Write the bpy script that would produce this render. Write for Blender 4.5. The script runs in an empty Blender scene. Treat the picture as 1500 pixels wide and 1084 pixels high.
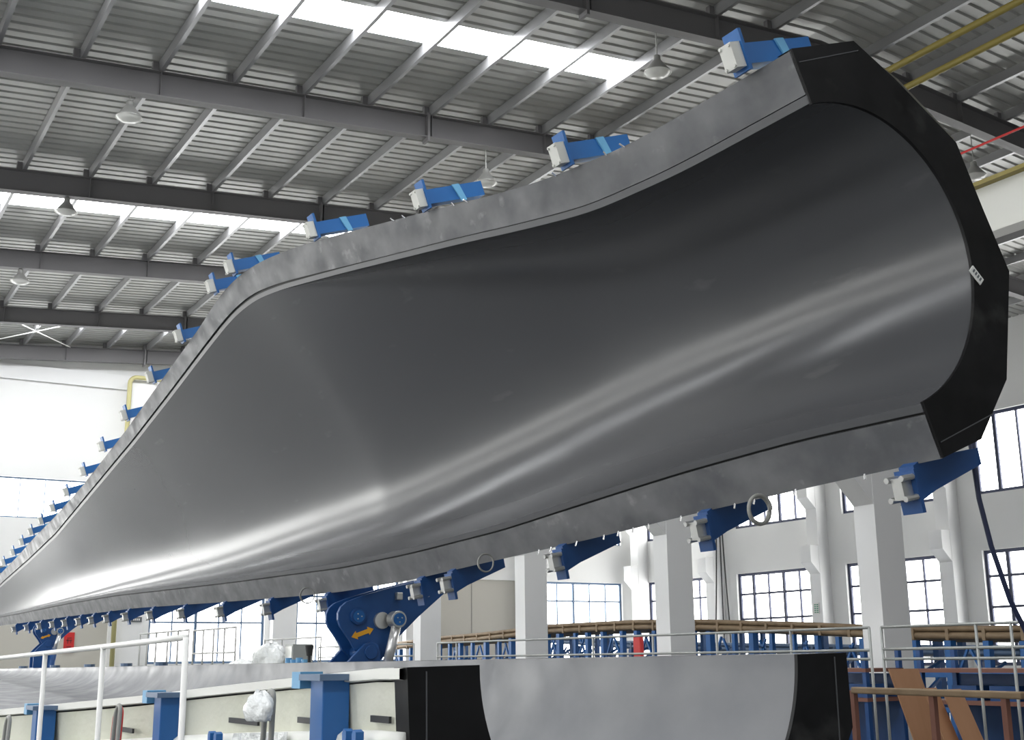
import bpy, math, random
import numpy as np
from mathutils import Matrix, Vector
random.seed(7)
PI = math.pi
C = bpy.context.scene.collection
SC = bpy.context.scene

# ------------------------------------------------------------------ camera
F_PX, W_PX, H_PX = 1772.2, 1500, 1084
PITCH, ROLL, YAW = math.radians(13.46), math.radians(-0.59), math.radians(31.12)
EYE = np.array([0.0, 0.0, 1.65])
def _axes():
    cp, sp, cr, sr = math.cos(PITCH), math.sin(PITCH), math.cos(ROLL), math.sin(ROLL)
    fw = np.array([0, cp, sp]); rt = np.array([1.0, 0, 0]); up = np.array([0, -sp, cp])
    rt, up = cr * rt + sr * up, -sr * rt + cr * up
    cy, sy = math.cos(YAW), math.sin(YAW)
    M = np.array([[cy, sy, 0], [-sy, cy, 0], [0, 0, 1.0]])
    return M @ fw, M @ rt, M @ up
FW, RT, UP = _axes()
cam = bpy.data.cameras.new('camera'); camo = bpy.data.objects.new('camera', cam); C.objects.link(camo)
cam.sensor_width = 36; cam.sensor_fit = 'HORIZONTAL'; cam.lens = 36 * F_PX / W_PX
cam.clip_start = 0.05; cam.clip_end = 400
camo.matrix_world = Matrix(((RT[0], UP[0], -FW[0], EYE[0]), (RT[1], UP[1], -FW[1], EYE[1]), (RT[2], UP[2], -FW[2], EYE[2]), (0, 0, 0, 1)))
SC.camera = camo
# ------------------------------------------------------------------ world and exposure
world = bpy.data.worlds.new('sky'); SC.world = world; world.use_nodes = True
world.node_tree.nodes['Background'].inputs[0].default_value = (0.86, 0.93, 1.0, 1)
world.node_tree.nodes['Background'].inputs[1].default_value = 1.0
vs = SC.view_settings
vs.view_transform = 'Standard'; vs.look = 'None'; vs.gamma = 1.0; vs.use_curve_mapping = False
vs.exposure = 0.55
try: SC.cycles.use_denoising = True
except Exception: pass
WINDOW_LIGHT, SKYLIGHT_LIGHT = 5.0, 15.0

# turning a photo pixel into a point on a known plane of the hall
def ray(x, y): return FW + RT * (x - 750) / F_PX - UP * (y - 542) / F_PX
def at_y(x, y, Y): d = ray(x, y); return EYE + d * (Y - EYE[1]) / d[1]
def at_x(x, y, X): d = ray(x, y); return EYE + d * (X - EYE[0]) / d[0]

# ------------------------------------------------------------------ materials
def mat(name, col, rough=0.6, metal=0.0, spec=0.5, noise=None, emit=None, bump=None, coat=0.0, rnoise=None, scuff=None):
    m = bpy.data.materials.new(name); m.use_nodes = True
    nt = m.node_tree; b = nt.nodes['Principled BSDF']
    b.inputs['Base Color'].default_value = (*col, 1); b.inputs['Roughness'].default_value = rough
    b.inputs['Metallic'].default_value = metal; b.inputs['Specular IOR Level'].default_value = spec
    if coat: b.inputs['Coat Weight'].default_value = coat; b.inputs['Coat Roughness'].default_value = 0.15
    if emit:
        b.inputs['Emission Color'].default_value = (*emit[0], 1); b.inputs['Emission Strength'].default_value = emit[1]
    if noise or bump or rnoise or scuff: tc = nt.nodes.new('ShaderNodeTexCoord')
    def ntex(scale, detail, stretch):
        mp = nt.nodes.new('ShaderNodeMapping'); mp.inputs['Scale'].default_value = stretch
        t = nt.nodes.new('ShaderNodeTexNoise'); t.inputs['Scale'].default_value = scale; t.inputs['Detail'].default_value = detail
        nt.links.new(tc.outputs['Object'], mp.inputs['Vector']); nt.links.new(mp.outputs[0], t.inputs['Vector'])
        return t
    if noise:
        scale, amt, col2, stretch = noise
        t = ntex(scale, 5, stretch)
        r = nt.nodes.new('ShaderNodeValToRGB'); r.color_ramp.elements[0].position = 0.5 - amt / 2; r.color_ramp.elements[1].position = 0.5 + amt / 2
        r.color_ramp.elements[0].color = (*col, 1); r.color_ramp.elements[1].color = (*col2, 1)
        nt.links.new(t.outputs[0], r.inputs[0]); nt.links.new(r.outputs[0], b.inputs['Base Color'])
    if scuff:
        scale, lo, col3, stretch, amt = scuff
        t = ntex(scale, 6, stretch); r2 = nt.nodes.new('ShaderNodeMapRange')
        r2.inputs['From Min'].default_value = lo; r2.inputs['From Max'].default_value = lo + 0.10; r2.inputs['To Max'].default_value = amt
        mx = nt.nodes.new('ShaderNodeMix'); mx.data_type = 'RGBA'; mx.inputs['B'].default_value = (*col3, 1)
        nt.links.new(t.outputs[0], r2.inputs[0]); nt.links.new(r2.outputs[0], mx.inputs['Factor'])
        nt.links.new(r.outputs[0], mx.inputs['A']); nt.links.new(mx.outputs['Result'], b.inputs['Base Color'])
    if rnoise:
        scale, lo, hi, stretch = rnoise
        t = ntex(scale, 4, stretch)
        r = nt.nodes.new('ShaderNodeMapRange'); r.inputs['From Min'].default_value = 0.3; r.inputs['From Max'].default_value = 0.7
        r.inputs['To Min'].default_value = lo; r.inputs['To Max'].default_value = hi
        nt.links.new(t.outputs[0], r.inputs[0]); nt.links.new(r.outputs[0], b.inputs['Roughness'])
    if bump:
        t = ntex(bump[0], 4, (1, 1, 1))
        bp = nt.nodes.new('ShaderNodeBump'); bp.inputs['Strength'].default_value = bump[1]; bp.inputs['Distance'].default_value = bump[2]
        nt.links.new(t.outputs[0], bp.inputs['Height']); nt.links.new(bp.outputs[0], b.inputs['Normal'])
    return m
M = dict(
    wall=mat('white_plaster', (0.80, 0.80, 0.79), 0.8, noise=(0.35, 0.5, (0.76, 0.76, 0.75), (1, 1, 1))),
    column=mat('column_paint', (0.83, 0.83, 0.83), 0.7, noise=(0.8, 0.6, (0.79, 0.79, 0.79), (1, 1, 0.4))),
    floor=mat('floor_paint', (0.13, 0.135, 0.135), 0.5, noise=(0.5, 0.6, (0.10, 0.105, 0.105), (1, 1, 1))),
    sheet=mat('roof_sheet', (0.46, 0.46, 0.44), 0.40, metal=0.25, noise=(0.9, 0.5, (0.41, 0.415, 0.40), (1, 0.3, 1))),
    purlin=mat('galvanised', (0.38, 0.38, 0.39), 0.36, metal=0.5),
    rafter=mat('grey_steel_paint', (0.16, 0.155, 0.16), 0.5),
    skylight=mat('skylight_sheet', (0.9, 0.9, 0.9), 0.6, emit=((0.96, 0.98, 1.0), SKYLIGHT_LIGHT)),
    pane=mat('daylight_pane', (0.9, 0.9, 0.9), 0.4, emit=((1.0, 1.0, 0.97), WINDOW_LIGHT)),
    navy=mat('navy_frame', (0.020, 0.028, 0.075), 0.45),
    greyblue=mat('pale_blue_frame', (0.10, 0.16, 0.26), 0.45),
    door=mat('beige_door', (0.50, 0.48, 0.43), 0.6),
    seam=mat('door_seam', (0.30, 0.29, 0.27), 0.7),
    blue=mat('blue_paint', (0.010, 0.060, 0.210), 0.38, noise=(6, 0.5, (0.014, 0.075, 0.24), (1, 1, 1))),
    blue2=mat('bright_blue_paint', (0.012, 0.115, 0.36), 0.40),
    blue3=mat('light_blue_paint', (0.13, 0.36, 0.60), 0.45),
    steel=mat('bare_steel', (0.62, 0.62, 0.60), 0.32, metal=0.8),
    rod=mat('bright_rod', (0.78, 0.78, 0.78), 0.25, metal=0.6),
    offwhite=mat('off_white_plate', (0.66, 0.66, 0.62), 0.5),
    gel=mat('grey_gelcoat', (0.068, 0.070, 0.075), 0.24, spec=0.6, noise=(0.5, 0.8, (0.082, 0.084, 0.089), (1, 0.35, 1)), rnoise=(0.8, 0.20, 0.27, (1, 0.4, 1)), scuff=(2.6, 0.665, (0.15, 0.15, 0.15), (0.7, 0.5, 2.2), 0.28)),
    gel2=mat('worn_gelcoat', (0.13, 0.136, 0.150), 0.45, spec=0.5, noise=(2.0, 0.5, (0.19, 0.192, 0.20), (1, 0.7, 1)), rnoise=(3.0, 0.34, 0.55, (1, 1, 1))),
    flange=mat('worn_flange', (0.088, 0.091, 0.098), 0.5, noise=(3.0, 0.32, (0.16, 0.162, 0.168), (1, 0.8, 1)), rnoise=(4.0, 0.38, 0.62, (1, 1, 1)), scuff=(5.0, 0.62, (0.30, 0.30, 0.30), (1, 0.8, 1), 0.5)),
    groove=mat('dark_groove_shade', (0.012, 0.012, 0.012), 0.6),  # dark groove; along the upper rim its colour paints the step's shadow
    lip=mat('lip_strip', (0.085, 0.087, 0.092), 0.42),
    black=mat('black_plate', (0.0045, 0.0045, 0.0048), 0.42, spec=0.22, noise=(2.6, 0.3, (0.010, 0.010, 0.011), (1, 1, 1)), scuff=(2.2, 0.60, (0.05, 0.05, 0.048), (1, 1, 1), 0.6), rnoise=(3.5, 0.35, 0.6, (1, 1, 1))),
    shell=mat('cream_fibreglass', (0.70, 0.70, 0.62), 0.55, noise=(1.8, 0.5, (0.60, 0.61, 0.50), (1, 1, 1)), bump=(5, 0.5, 0.03)),
    rim=mat('white_edge', (0.80, 0.80, 0.76), 0.5),
    white=mat('white_rail_paint', (0.80, 0.80, 0.78), 0.4),
    palerail=mat('pale_rail_paint', (0.45, 0.45, 0.44), 0.4),
    greyrail=mat('grey_rail_paint', (0.36, 0.37, 0.36), 0.4, metal=0.3),
    yellow=mat('yellow_pipe_paint', (0.26, 0.21, 0.05), 0.5),
    khaki=mat('faded_yellow_paint', (0.50, 0.46, 0.22), 0.5),
    arrow=mat('yellow_arrow', (0.75, 0.36, 0.02), 0.5),
    red=mat('red_paint', (0.55, 0.025, 0.025), 0.5),
    brown=mat('brown_rim', (0.20, 0.135, 0.075), 0.6, noise=(4, 0.4, (0.28, 0.20, 0.12), (1, 1, 1))),
    wood=mat('plywood', (0.40, 0.21, 0.11), 0.55, noise=(1.6, 0.5, (0.46, 0.25, 0.14), (4, 4, 0.4))),
    rust=mat('red_brown_steel', (0.20, 0.085, 0.06), 0.6),
    film=mat('crumpled_film', (0.78, 0.80, 0.80), 0.22, spec=0.8, bump=(7, 1.0, 0.06)),
    dark=mat('dark_parts', (0.02, 0.02, 0.022), 0.5),
    hose=mat('grey_hose', (0.30, 0.30, 0.28), 0.45),
    lamp=mat('lamp_aluminium', (0.55, 0.55, 0.53), 0.35, metal=0.6),
    lampglass=mat('lamp_glass', (0.75, 0.75, 0.72), 0.15, spec=0.8),
    paper=mat('paper', (0.75, 0.75, 0.72), 0.7),
    ink=mat('grey_ink', (0.13, 0.14, 0.15), 0.7),
    green=mat('green_ink', (0.10, 0.30, 0.20), 0.7),
)

# ------------------------------------------------------------------ mesh helpers
class MB:
    def __init__(s): s.v = []; s.f = []
    def add(s, vs, fs):
        o = len(s.v); s.v += [tuple(float(a) for a in p) for p in vs]; s.f += [tuple(i + o for i in f) for f in fs]; return s
    def box(s, x0, x1, y0, y1, z0, z1):
        return s.add([(x0,y0,z0),(x1,y0,z0),(x1,y1,z0),(x0,y1,z0),(x0,y0,z1),(x1,y0,z1),(x1,y1,z1),(x0,y1,z1)],
                     [(0,3,2,1),(4,5,6,7),(0,1,5,4),(1,2,6,5),(2,3,7,6),(3,0,4,7)])
    def bar(s, p, q, w, h, up=(0, 0, 1)):
        p, q = np.array(p, float), np.array(q, float); d = q - p; d /= np.linalg.norm(d)
        u = np.array(up, float); a = np.cross(d, u)
        if np.linalg.norm(a) < 1e-6: a = np.cross(d, (1, 0, 0))
        a /= np.linalg.norm(a); b = np.cross(a, d)
        vs = [e + a * w / 2 * i + b * h / 2 * j for e in (p, q) for i, j in ((-1,-1),(1,-1),(1,1),(-1,1))]
        return s.add(vs, [(0,1,2,3),(7,6,5,4),(0,4,5,1),(1,5,6,2),(2,6,7,3),(3,7,4,0)])
    def path(s, pts, r, n=8, closed=False):
        pts = [np.array(p, float) for p in pts]; N = len(pts); vs = []; prev = None
        for i, p in enumerate(pts):
            a = pts[(i - 1) % N] if (i or closed) else p; b = pts[(i + 1) % N] if (i < N - 1 or closed) else p
            d = b - a; d /= np.linalg.norm(d) + 1e-12
            if prev is None:
                u = np.array((0, 0, 1.0)) if abs(d[2]) < 0.9 else np.array((1.0, 0, 0))
            else: u = prev
            x = np.cross(d, u); x /= np.linalg.norm(x) + 1e-12; y = np.cross(x, d); prev = y
            rr = r[i] if isinstance(r, (list, tuple)) else r
            vs += [p + rr * (math.cos(2*PI*k/n) * x + math.sin(2*PI*k/n) * y) for k in range(n)]
        fs = []
        for i in range(N if closed else N - 1):
            j = (i + 1) % N
            fs += [(i*n+k, i*n+(k+1)%n, j*n+(k+1)%n, j*n+k) for k in range(n)]
        if not closed: fs += [tuple(range(n-1, -1, -1)), tuple((N-1)*n + k for k in range(n))]
        return s.add(vs, fs)
    def tube(s, p, q, r, n=8): return s.path([p, q], r, n)
    def lathe(s, prof, c=(0, 0, 0), n=20):
        vs = [(c[0] + r*math.cos(2*PI*k/n), c[1] + r*math.sin(2*PI*k/n), c[2] + z) for r, z in prof for k in range(n)]
        fs = [(i*n+k, i*n+(k+1)%n, (i+1)*n+(k+1)%n, (i+1)*n+k) for i in range(len(prof)-1) for k in range(n)]
        return s.add(vs, fs)
    def prism(s, poly, axis, a, b):      # poly in the two other axes, extruded from a to b along axis (0 X, 1 Y, 2 Z)
        def pt(u, v, w): return {0: (w, u, v), 1: (u, w, v), 2: (u, v, w)}[axis]
        n = len(poly)
        vs = [pt(u, v, a) for u, v in poly] + [pt(u, v, b) for u, v in poly]
        return s.add(vs, [tuple(range(n)), tuple(range(2*n-1, n-1, -1))] + [(i, i+n, (i+1)%n+n, (i+1)%n) for i in range(n)])
    def grid(s, rows):
        n = len(rows[0]); vs = [p for r in rows for p in r]
        return s.add(vs, [(i*n+k, i*n+k+1, (i+1)*n+k+1, (i+1)*n+k) for i in range(len(rows)-1) for k in range(n-1)])
    def mesh(s, name, m, smooth=False):
        me = bpy.data.meshes.new(name); me.from_pydata(s.v, [], s.f); me.materials.append(M[m])
        if smooth: me.polygons.foreach_set('use_smooth', [True] * len(me.polygons))
        me.update(); return me
    def build(s, name, m, parent=None, smooth=False, bevel=0):
        o = bpy.data.objects.new(name, s.mesh(name, m, smooth)); C.objects.link(o)
        if parent: o.parent = parent
        if bevel:
            md = o.modifiers.new('edge', 'BEVEL'); md.width = bevel; md.segments = 2; md.limit_method = 'ANGLE'
        return o
def fix_normals(o):
    import bmesh
    bm = bmesh.new(); bm.from_mesh(o.data); bmesh.ops.recalc_face_normals(bm, faces=bm.faces); bm.to_mesh(o.data); bm.free(); return o
def tag(o, label, cat, group=None, kind=None):
    o['label'] = label; o['category'] = cat
    if group: o['group'] = group
    if kind: o['kind'] = kind
    return o
def empty(name, loc, label, cat, group=None, kind=None):
    o = bpy.data.objects.new(name, None); C.objects.link(o); o.location = loc; o.empty_display_size = 0.2
    return tag(o, label, cat, group, kind)
def put(name, me, loc=(0, 0, 0), parent=None, rot=(0, 0, 0), scale=(1, 1, 1)):
    o = bpy.data.objects.new(name, me); C.objects.link(o); o.location = loc; o.rotation_euler = rot; o.scale = scale
    if parent: o.parent = parent
    return o
def local(parent, P): l = parent.location; return (P[0]-l[0], P[1]-l[1], P[2]-l[2])
def copy_tree(o, parent=None):
    c = o.copy(); C.objects.link(c)
    if parent: c.parent = parent
    for ch in o.children: copy_tree(ch, c)
    return c
def smooth01(t): t = min(1, max(0, t)); return t*t*(3-2*t)

# ------------------------------------------------------------------ the hall
FRAME_Y = [15.8 + 6.1*k for k in range(-6, 5)] + [45.45]
X_LEFT, X_RIGHT, Y_BACK, Y_END, X_RIDGE = -16.0, 34.3, -22.0, 46.0, 16.8
Z0, SLOPE = 12.38, 0.0775
def z_roof(x): return Z0 + SLOPE * (x if x < X_RIDGE else 2*X_RIDGE - x)     # underside of the purlins

floor = MB().box(X_LEFT-0.3, X_RIGHT+0.3, Y_BACK-0.3, Y_END+0.3, -0.2, 0).build('floor', 'floor')
tag(floor, 'pale grey painted concrete floor of the factory hall', 'floor', kind='structure')

# roof sheeting with ribs across the purlins, left open where the skylight strips are
STRIPS = [(18.35, 19.25), (30.0, 31.05), (41.9, 42.9), (6.2, 7.1), (-6.0, -5.1)]
ceiling = None
SHEET_UP = 0.24
def rib_ys(a, b):
    ys = []; y = a
    while y < b - 1e-6:
        ys += [(y, 0), (y+0.20, 0), (y+0.225, 0.04), (y+0.275, 0.04)]; y += 0.30
    return [(min(v, b), h) for v, h in ys] + [(b, 0)]
mb = MB()
cuts = sorted([Y_BACK-0.3] + [v for s in STRIPS for v in s] + [Y_END+0.3])
for a, b in zip(cuts[:-1], cuts[1:]):
    strip = any(abs(a - s[0]) < 1e-6 for s in STRIPS)
    spans = [(X_LEFT-0.3, X_RIDGE), (X_RIDGE, X_RIGHT+0.3)] if not strip else [(14.15, X_RIDGE), (X_RIDGE, X_RIGHT+0.3)]
    for x0, x1 in spans:
        ys = rib_ys(a, b)
        rows = [[(x, y, z_roof(x) + SHEET_UP + h) for y, h in ys] for x in (x0, x1)]
        mb.grid(rows)
ceiling = mb.build('ceiling', 'sheet')
tag(ceiling, 'ribbed grey metal roof sheeting of the hall', 'ceiling', kind='structure')
for a, b in STRIPS:
    for x0, x1 in ((X_LEFT-0.3, 14.15),):
        m = MB(); m.grid([[(x, a, z_roof(x)+SHEET_UP+0.01), (x, b, z_roof(x)+SHEET_UP+0.01)] for x in (x0, x1)])
        m.build('skylight_sheet', 'skylight', ceiling)
# purlins: C sections the whole length of the hall
PX = [3.85 + 1.467*k for k in range(-13, 9)]
PX += [2*X_RIDGE - x for x in PX if 2*X_RIDGE - x < X_RIGHT - 0.2 and x < X_RIDGE - 0.4]
def purlin_mesh():
    m = MB(); L0, L1 = Y_BACK, Y_END
    m.box(-0.004, 0.004, L0, L1, 0, 0.22)                # web
    m.box(0.004, 0.075, L0, L1, 0, 0.006)                # lower flange
    m.box(0.004, 0.075, L0, L1, 0.214, 0.22)
    m.box(0.069, 0.075, L0, L1, 0.006, 0.026)
    return m.mesh('purlin', 'purlin')
pm = purlin_mesh()
for x in PX:
    sg = 1 if x < X_RIDGE else -1
    put('purlin', pm, (x - 0.03, 0, z_roof(x) + 0.002), ceiling, (0, -math.atan(SLOPE)*sg, 0))
# rafters
RAF_D = 0.52
for fi, y in enumerate(FRAME_Y):
    m = MB(); n2 = X_RIGHT
    for x0, x1 in ((X_LEFT, X_RIDGE), (X_RIDGE, X_RIGHT)):
        za, zb = z_roof(x0), z_roof(x1)
        m.prism([(x0, za-RAF_D), (x1, zb-RAF_D), (x1, zb), (x0, za)], 1, y-0.008, y+0.008)
        m.prism([(x0, za-RAF_D), (x1, zb-RAF_D), (x1, zb-RAF_D+0.016), (x0, za-RAF_D+0.016)], 1, y-0.12, y+0.12)
        m.prism([(x0, za-0.016), (x1, zb-0.016), (x1, zb), (x0, za)], 1, y-0.12, y+0.12)
    raf = m.build('rafter', 'rafter', ceiling)
    if y > 9:                                         # stiffener plates and cleats under every second purlin
        for k, x in enumerate(PX):
            if x < 1.5 or x > 24: continue
            z = z_roof(x)
            if k % 2 == 0:
                MB().box(x-0.006, x+0.006, y-0.115, y-0.008, z-RAF_D+0.016, z-0.016).build('stiffener', 'rafter', raf)
            MB().box(x-0.16, x-0.045, y-0.05, y+0.05, z, z+0.20).build('purlin_cleat', 'rafter', raf)
    for x in (11.1,):                                 # bolted splice
        z = z_roof(x)
        if y > 9: MB().box(x-0.03, x+0.03, y-0.13, y+0.13, z-RAF_D-0.09, z+0.03).build('splice_plate', 'rafter', raf)
# cross bracing rods in the last bay
for x0, x1, ya, yb in ((5.2, 8.3, 40.7, 45.0), (8.3, 5.2, 40.7, 45.0)):
    MB().tube((x0, ya, z_roof(x0)-0.1), (x1, yb, z_roof(x1)-0.1), 0.018, 6).build('bracing_rod', 'white', ceiling)

def wall(name, axis, pos, thick, u0, u1, z0, z1, holes, m, label):
    """axis 0: wall in the YZ plane at X=pos; axis 1: in the XZ plane at Y=pos"""
    us = sorted({u0, u1, *[h[0] for h in holes], *[h[1] for h in holes]}); zs = sorted({z0, z1, *[h[2] for h in holes], *[h[3] for h in holes]})
    mb = MB()
    for a, b in zip(us[:-1], us[1:]):
        run = None
        for c, d in zip(zs[:-1], zs[1:]):
            um, zm = (a+b)/2, (c+d)/2
            if any(h[0] < um < h[1] and h[2] < zm < h[3] for h in holes): continue
            if axis == 0: mb.box(pos, pos+thick, a, b, c, d)
            else: mb.box(a, b, pos, pos+thick, c, d)
    o = mb.build(name, m); tag(o, label, 'wall', kind='structure'); return o
LOW_Z, UP_Z = (1.30, 5.02), (6.88, 9.6)
SIDE_WIN = [(40.6, 45.0), (34.5, 38.9), (28.4, 32.8), (22.3, 26.7), (16.2, 20.6), (10.1, 14.5), (4.0, 8.4), (-2.1, 2.3), (-8.2, -3.8), (-14.3, -9.9)]
END_WIN = [(12.0, 16.45), (17.75, 22.2), (29.2, 33.6), (-1.2, 3.4), (-7.0, -2.5), (-12.8, -8.3)]
END_UP = [(6.3, 10.6), (12.0, 16.45), (17.75, 22.2), (23.5, 27.95), (29.2, 33.6), (0.5, 4.9), (-5.3, -0.8), (-11.0, -6.6)]
DOORS = [(23.4, 28.0), (4.6, 10.55)]
EUZ = (6.75, 8.2)
wr = wall('wall_right', 0, X_RIGHT, 0.3, Y_BACK, Y_END+0.3, 0, 13.0, [(a, b, *LOW_Z) for a, b in SIDE_WIN[:5]] + [(a, b, *UP_Z) for a, b in SIDE_WIN[:5]], 'wall', 'white plastered side wall with two rows of windows behind the columns')
we = wall('wall_back', 1, Y_END, 0.3, X_LEFT, X_RIGHT+0.3, 0, 14.2, [(a, b, 1.62, 5.02) for a, b in END_WIN] + [(a, b, 0, 5.02) for a, b in DOORS] + [(a, b, *EUZ) for a, b in END_UP], 'wall', 'white end wall at the far left with windows and beige doors')
wl = wall('wall_left', 0, X_LEFT-0.3, 0.3, Y_BACK, Y_END, 0, 13.0, [(a, b, 2.2, 3.6) for a, b in SIDE_WIN] + [(a, b, 7.2, 8.6) for a, b in SIDE_WIN], 'wall', 'white plastered side wall to the left, out of view')
wf = wall('wall_front', 1, Y_BACK-0.3, 0.3, X_LEFT, X_RIGHT, 0, 14.2, [(-8, 0, 0.0, 6.0), (14, 22, 1.3, 5.0)], 'wall', 'white end wall behind the photographer, out of view')
# windows: a frame, each mullion and each pane of its own
nwin = 0
def window(axis, pos, u0, u1, zrows, ncol, thick_cols, frame_mat, bar, label, detailed=True, depth=0.16):
    global nwin; nwin += 1
    z0, z1 = zrows[0], zrows[-1]
    def P(u, z): return (pos, u, z) if axis == 0 else (u, pos, z)
    def bx(m, ua, ub, za, zb, t0, t1):
        return m.box(pos+t0, pos+t1, ua, ub, za, zb) if axis == 0 else m.box(ua, ub, pos+t0, pos+t1, za, zb)
    m = MB(); f = bar*1.3
    for a in ((u0, u0+f, z0, z1), (u1-f, u1, z0, z1), (u0+f, u1-f, z0, z0+f), (u0+f, u1-f, z1-f, z1)): bx(m, *a, depth-0.05, depth+0.03)
    w = m.build('window_%d' % nwin, frame_mat); tag(w, label, 'window', kind='structure')
    us = [u0 + (u1-u0)*i/ncol for i in range(ncol+1)]
    if not detailed:
        bx(MB(), u0, u1, z0, z1, depth+0.035, depth+0.045).build('pane', 'pane', w); return w
    for i in range(1, ncol):
        b = bar*1.5 if i in thick_cols else bar*0.7
        bx(MB(), us[i]-b/2, us[i]+b/2, z0+f, z1-f, depth-0.045, depth+0.028).build('mullion', frame_mat, w)
    for z in zrows[1:-1]:
        bx(MB(), u0+f, u1-f, z-bar*0.5, z+bar*0.5, depth-0.03, depth+0.02).build('glazing_bar', frame_mat, w)
    shared = {}
    for i in range(ncol):
        for k in range(len(zrows)-1):
            key = round(zrows[k+1]-zrows[k], 3)
            if key not in shared:
                mm = MB(); g = (us[1]-us[0])/2
                if axis == 0: mm.box(-0.004, 0.004, -g, g, -key/2, key/2)
                else: mm.box(-g, g, -0.004, 0.004, -key/2, key/2)
                shared[key] = mm.mesh('pane', 'pane')
            o = P((us[i]+us[i+1])/2, (zrows[k]+zrows[k+1])/2)
            put('pane', shared[key], (o[0]+(depth+0.04 if axis == 0 else 0), o[1]+(depth+0.04 if axis == 1 else 0), o[2]), w)
    return w
ORD = ['farthest', 'second farthest', 'third farthest', 'fourth farthest', 'fifth farthest', 'sixth farthest', 'seventh farthest', 'eighth farthest', 'ninth farthest', 'tenth farthest']
for i, (a, b) in enumerate(SIDE_WIN):
    if i < 5: window(0, X_RIGHT, a, b, [1.30, 3.17, 4.17, 5.02], 5, (2, 4), 'navy', 0.085, 'lower navy framed window on the right side wall, %s from the camera' % ORD[i], i < 5)
    if i < 5: window(0, X_RIGHT, a, b, [6.88, 9.6], 5, (2, 4), 'navy', 0.085, 'upper navy framed window on the right side wall, %s from the camera' % ORD[i], i < 5)
    window(0, X_LEFT-0.32, a, b, [2.2, 3.6], 5, (), 'navy', 0.08, 'lower window on the left side wall out of view, %s' % ORD[i], False)
    window(0, X_LEFT-0.32, a, b, [7.2, 8.6], 5, (), 'navy', 0.08, 'upper window on the left side wall out of view, %s' % ORD[i], False)
ENOUT = ['first', 'second', 'third']
EN = ['left of the tall blue hinge, seen under the mold', 'directly behind the tall blue hinge', 'right of the beige shutter, between white columns']
for i, (a, b) in enumerate(END_WIN):
    window(1, Y_END, a, b, [1.62, 3.13, 4.18, 5.02], 5, (2,), 'greyblue', 0.07, 'end wall window with pale blue bars ' + (EN[i] if i < 3 else 'out of view to the left, %s one' % ENOUT[i-3]), i < 3)
for i, (a, b) in enumerate(END_UP):
    window(1, Y_END, a, b, list(EUZ), 5, (), 'greyblue', 0.04, ('upper end wall window, number %d from the left edge of the photo' % (i+1) if i < 5 else 'upper end wall window out of view to the left, %s one' % ENOUT[i-5]), i in (0, 4))
for i, (a, b) in enumerate(DOORS):
    d = MB().box(a, b, Y_END+0.12, Y_END+0.2, 0, 5.02).build('door_%d' % (i+1), 'door')
    tag(d, ['beige shutter door in the end wall between two white columns', 'wide beige door in the end wall behind the far hinge'][i], 'door', kind='structure')
    n = 2 if i == 0 else 3
    for k in range(1, n): MB().box(a+(b-a)*k/n-0.02, a+(b-a)*k/n+0.02, Y_END+0.112, Y_END+0.12, 0, 5.02).build('seam', 'seam', d)
# pilasters with two corbels on the side wall, plain pilasters on the end wall
def pilaster_mesh():
    m = MB(); p = 0.55
    m.box(-p, 0, -0.28, 0.28, 0, 12.9)
    for z in (4.70, 7.15):
        m.prism([(-p, z), (-p-0.42, z+0.42), (-p-0.42, z+1.05), (-p, z+1.05)], 1, -0.27, 0.27)
    return m.mesh('pilaster', 'column')
plm = pilaster_mesh()
for i, y in enumerate(FRAME_Y):
    if y < 3: continue
    put('pilaster', plm, (X_RIGHT, min(y-0.25, 45.3), 0), wr)
for x in (5.2, 11.22, 17.1, 22.8, 28.6): MB().box(x-0.45, x+0.45, Y_END-0.38, Y_END, 0, 12.1).build('pilaster', 'column', we)
MB().box(2, X_RIGHT, Y_END-0.10, Y_END, 11.75, 12.3).build('top_beam', 'column', we)

# free standing columns under the ridge
def column_mesh():
    m = MB(); m.box(0, 0.70, -0.25, 0.25, 0, 11.4)
    for s in (0, 1):
        z = 4.35; x = 0.70*s; k = 1 if s else -1
        poly = [(x, z), (x+0.45*k, z+0.45), (x+0.45*k, z+1.0), (x, z+1.0)]
        m.prism(poly if s else poly[::-1], 1, -0.24, 0.24)
    m.prism([(0, 7.6), (0, 8.3), (-0.9, 8.3), (-0.9, 8.1)], 1, -0.24, 0.24)
    m.prism([(0.1, 11.4), (0.6, 11.4), (0.6, 13.1), (0.1, 13.1)], 1, -0.12, 0.12)
    return m.mesh('concrete_column', 'column')
cm = column_mesh()
CL = {2: 'nearest white column, standing out of view to the right', 3: 'thick white column right of the lower mold behind leaning plywood', 4: 'white column with red box on its left, above the lower mold',
      5: 'white column between beige shutter and five pane window', 6: 'white column directly right of the tall blue hinge', 7: 'far white column hidden behind the tall blue hinge'}
for i, y in enumerate(FRAME_Y):
    k = i - 6
    if k < -1 or k > 4: continue
    lab = {-1: CL[2], 0: CL[3], 1: CL[4], 2: CL[5], 3: CL[6], 4: CL[7]}[k]
    o = put('concrete_column', cm, (17.05, y - 0.05, 0)); tag(o, lab, 'column', 'white columns along the middle of the hall', kind='structure')

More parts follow.
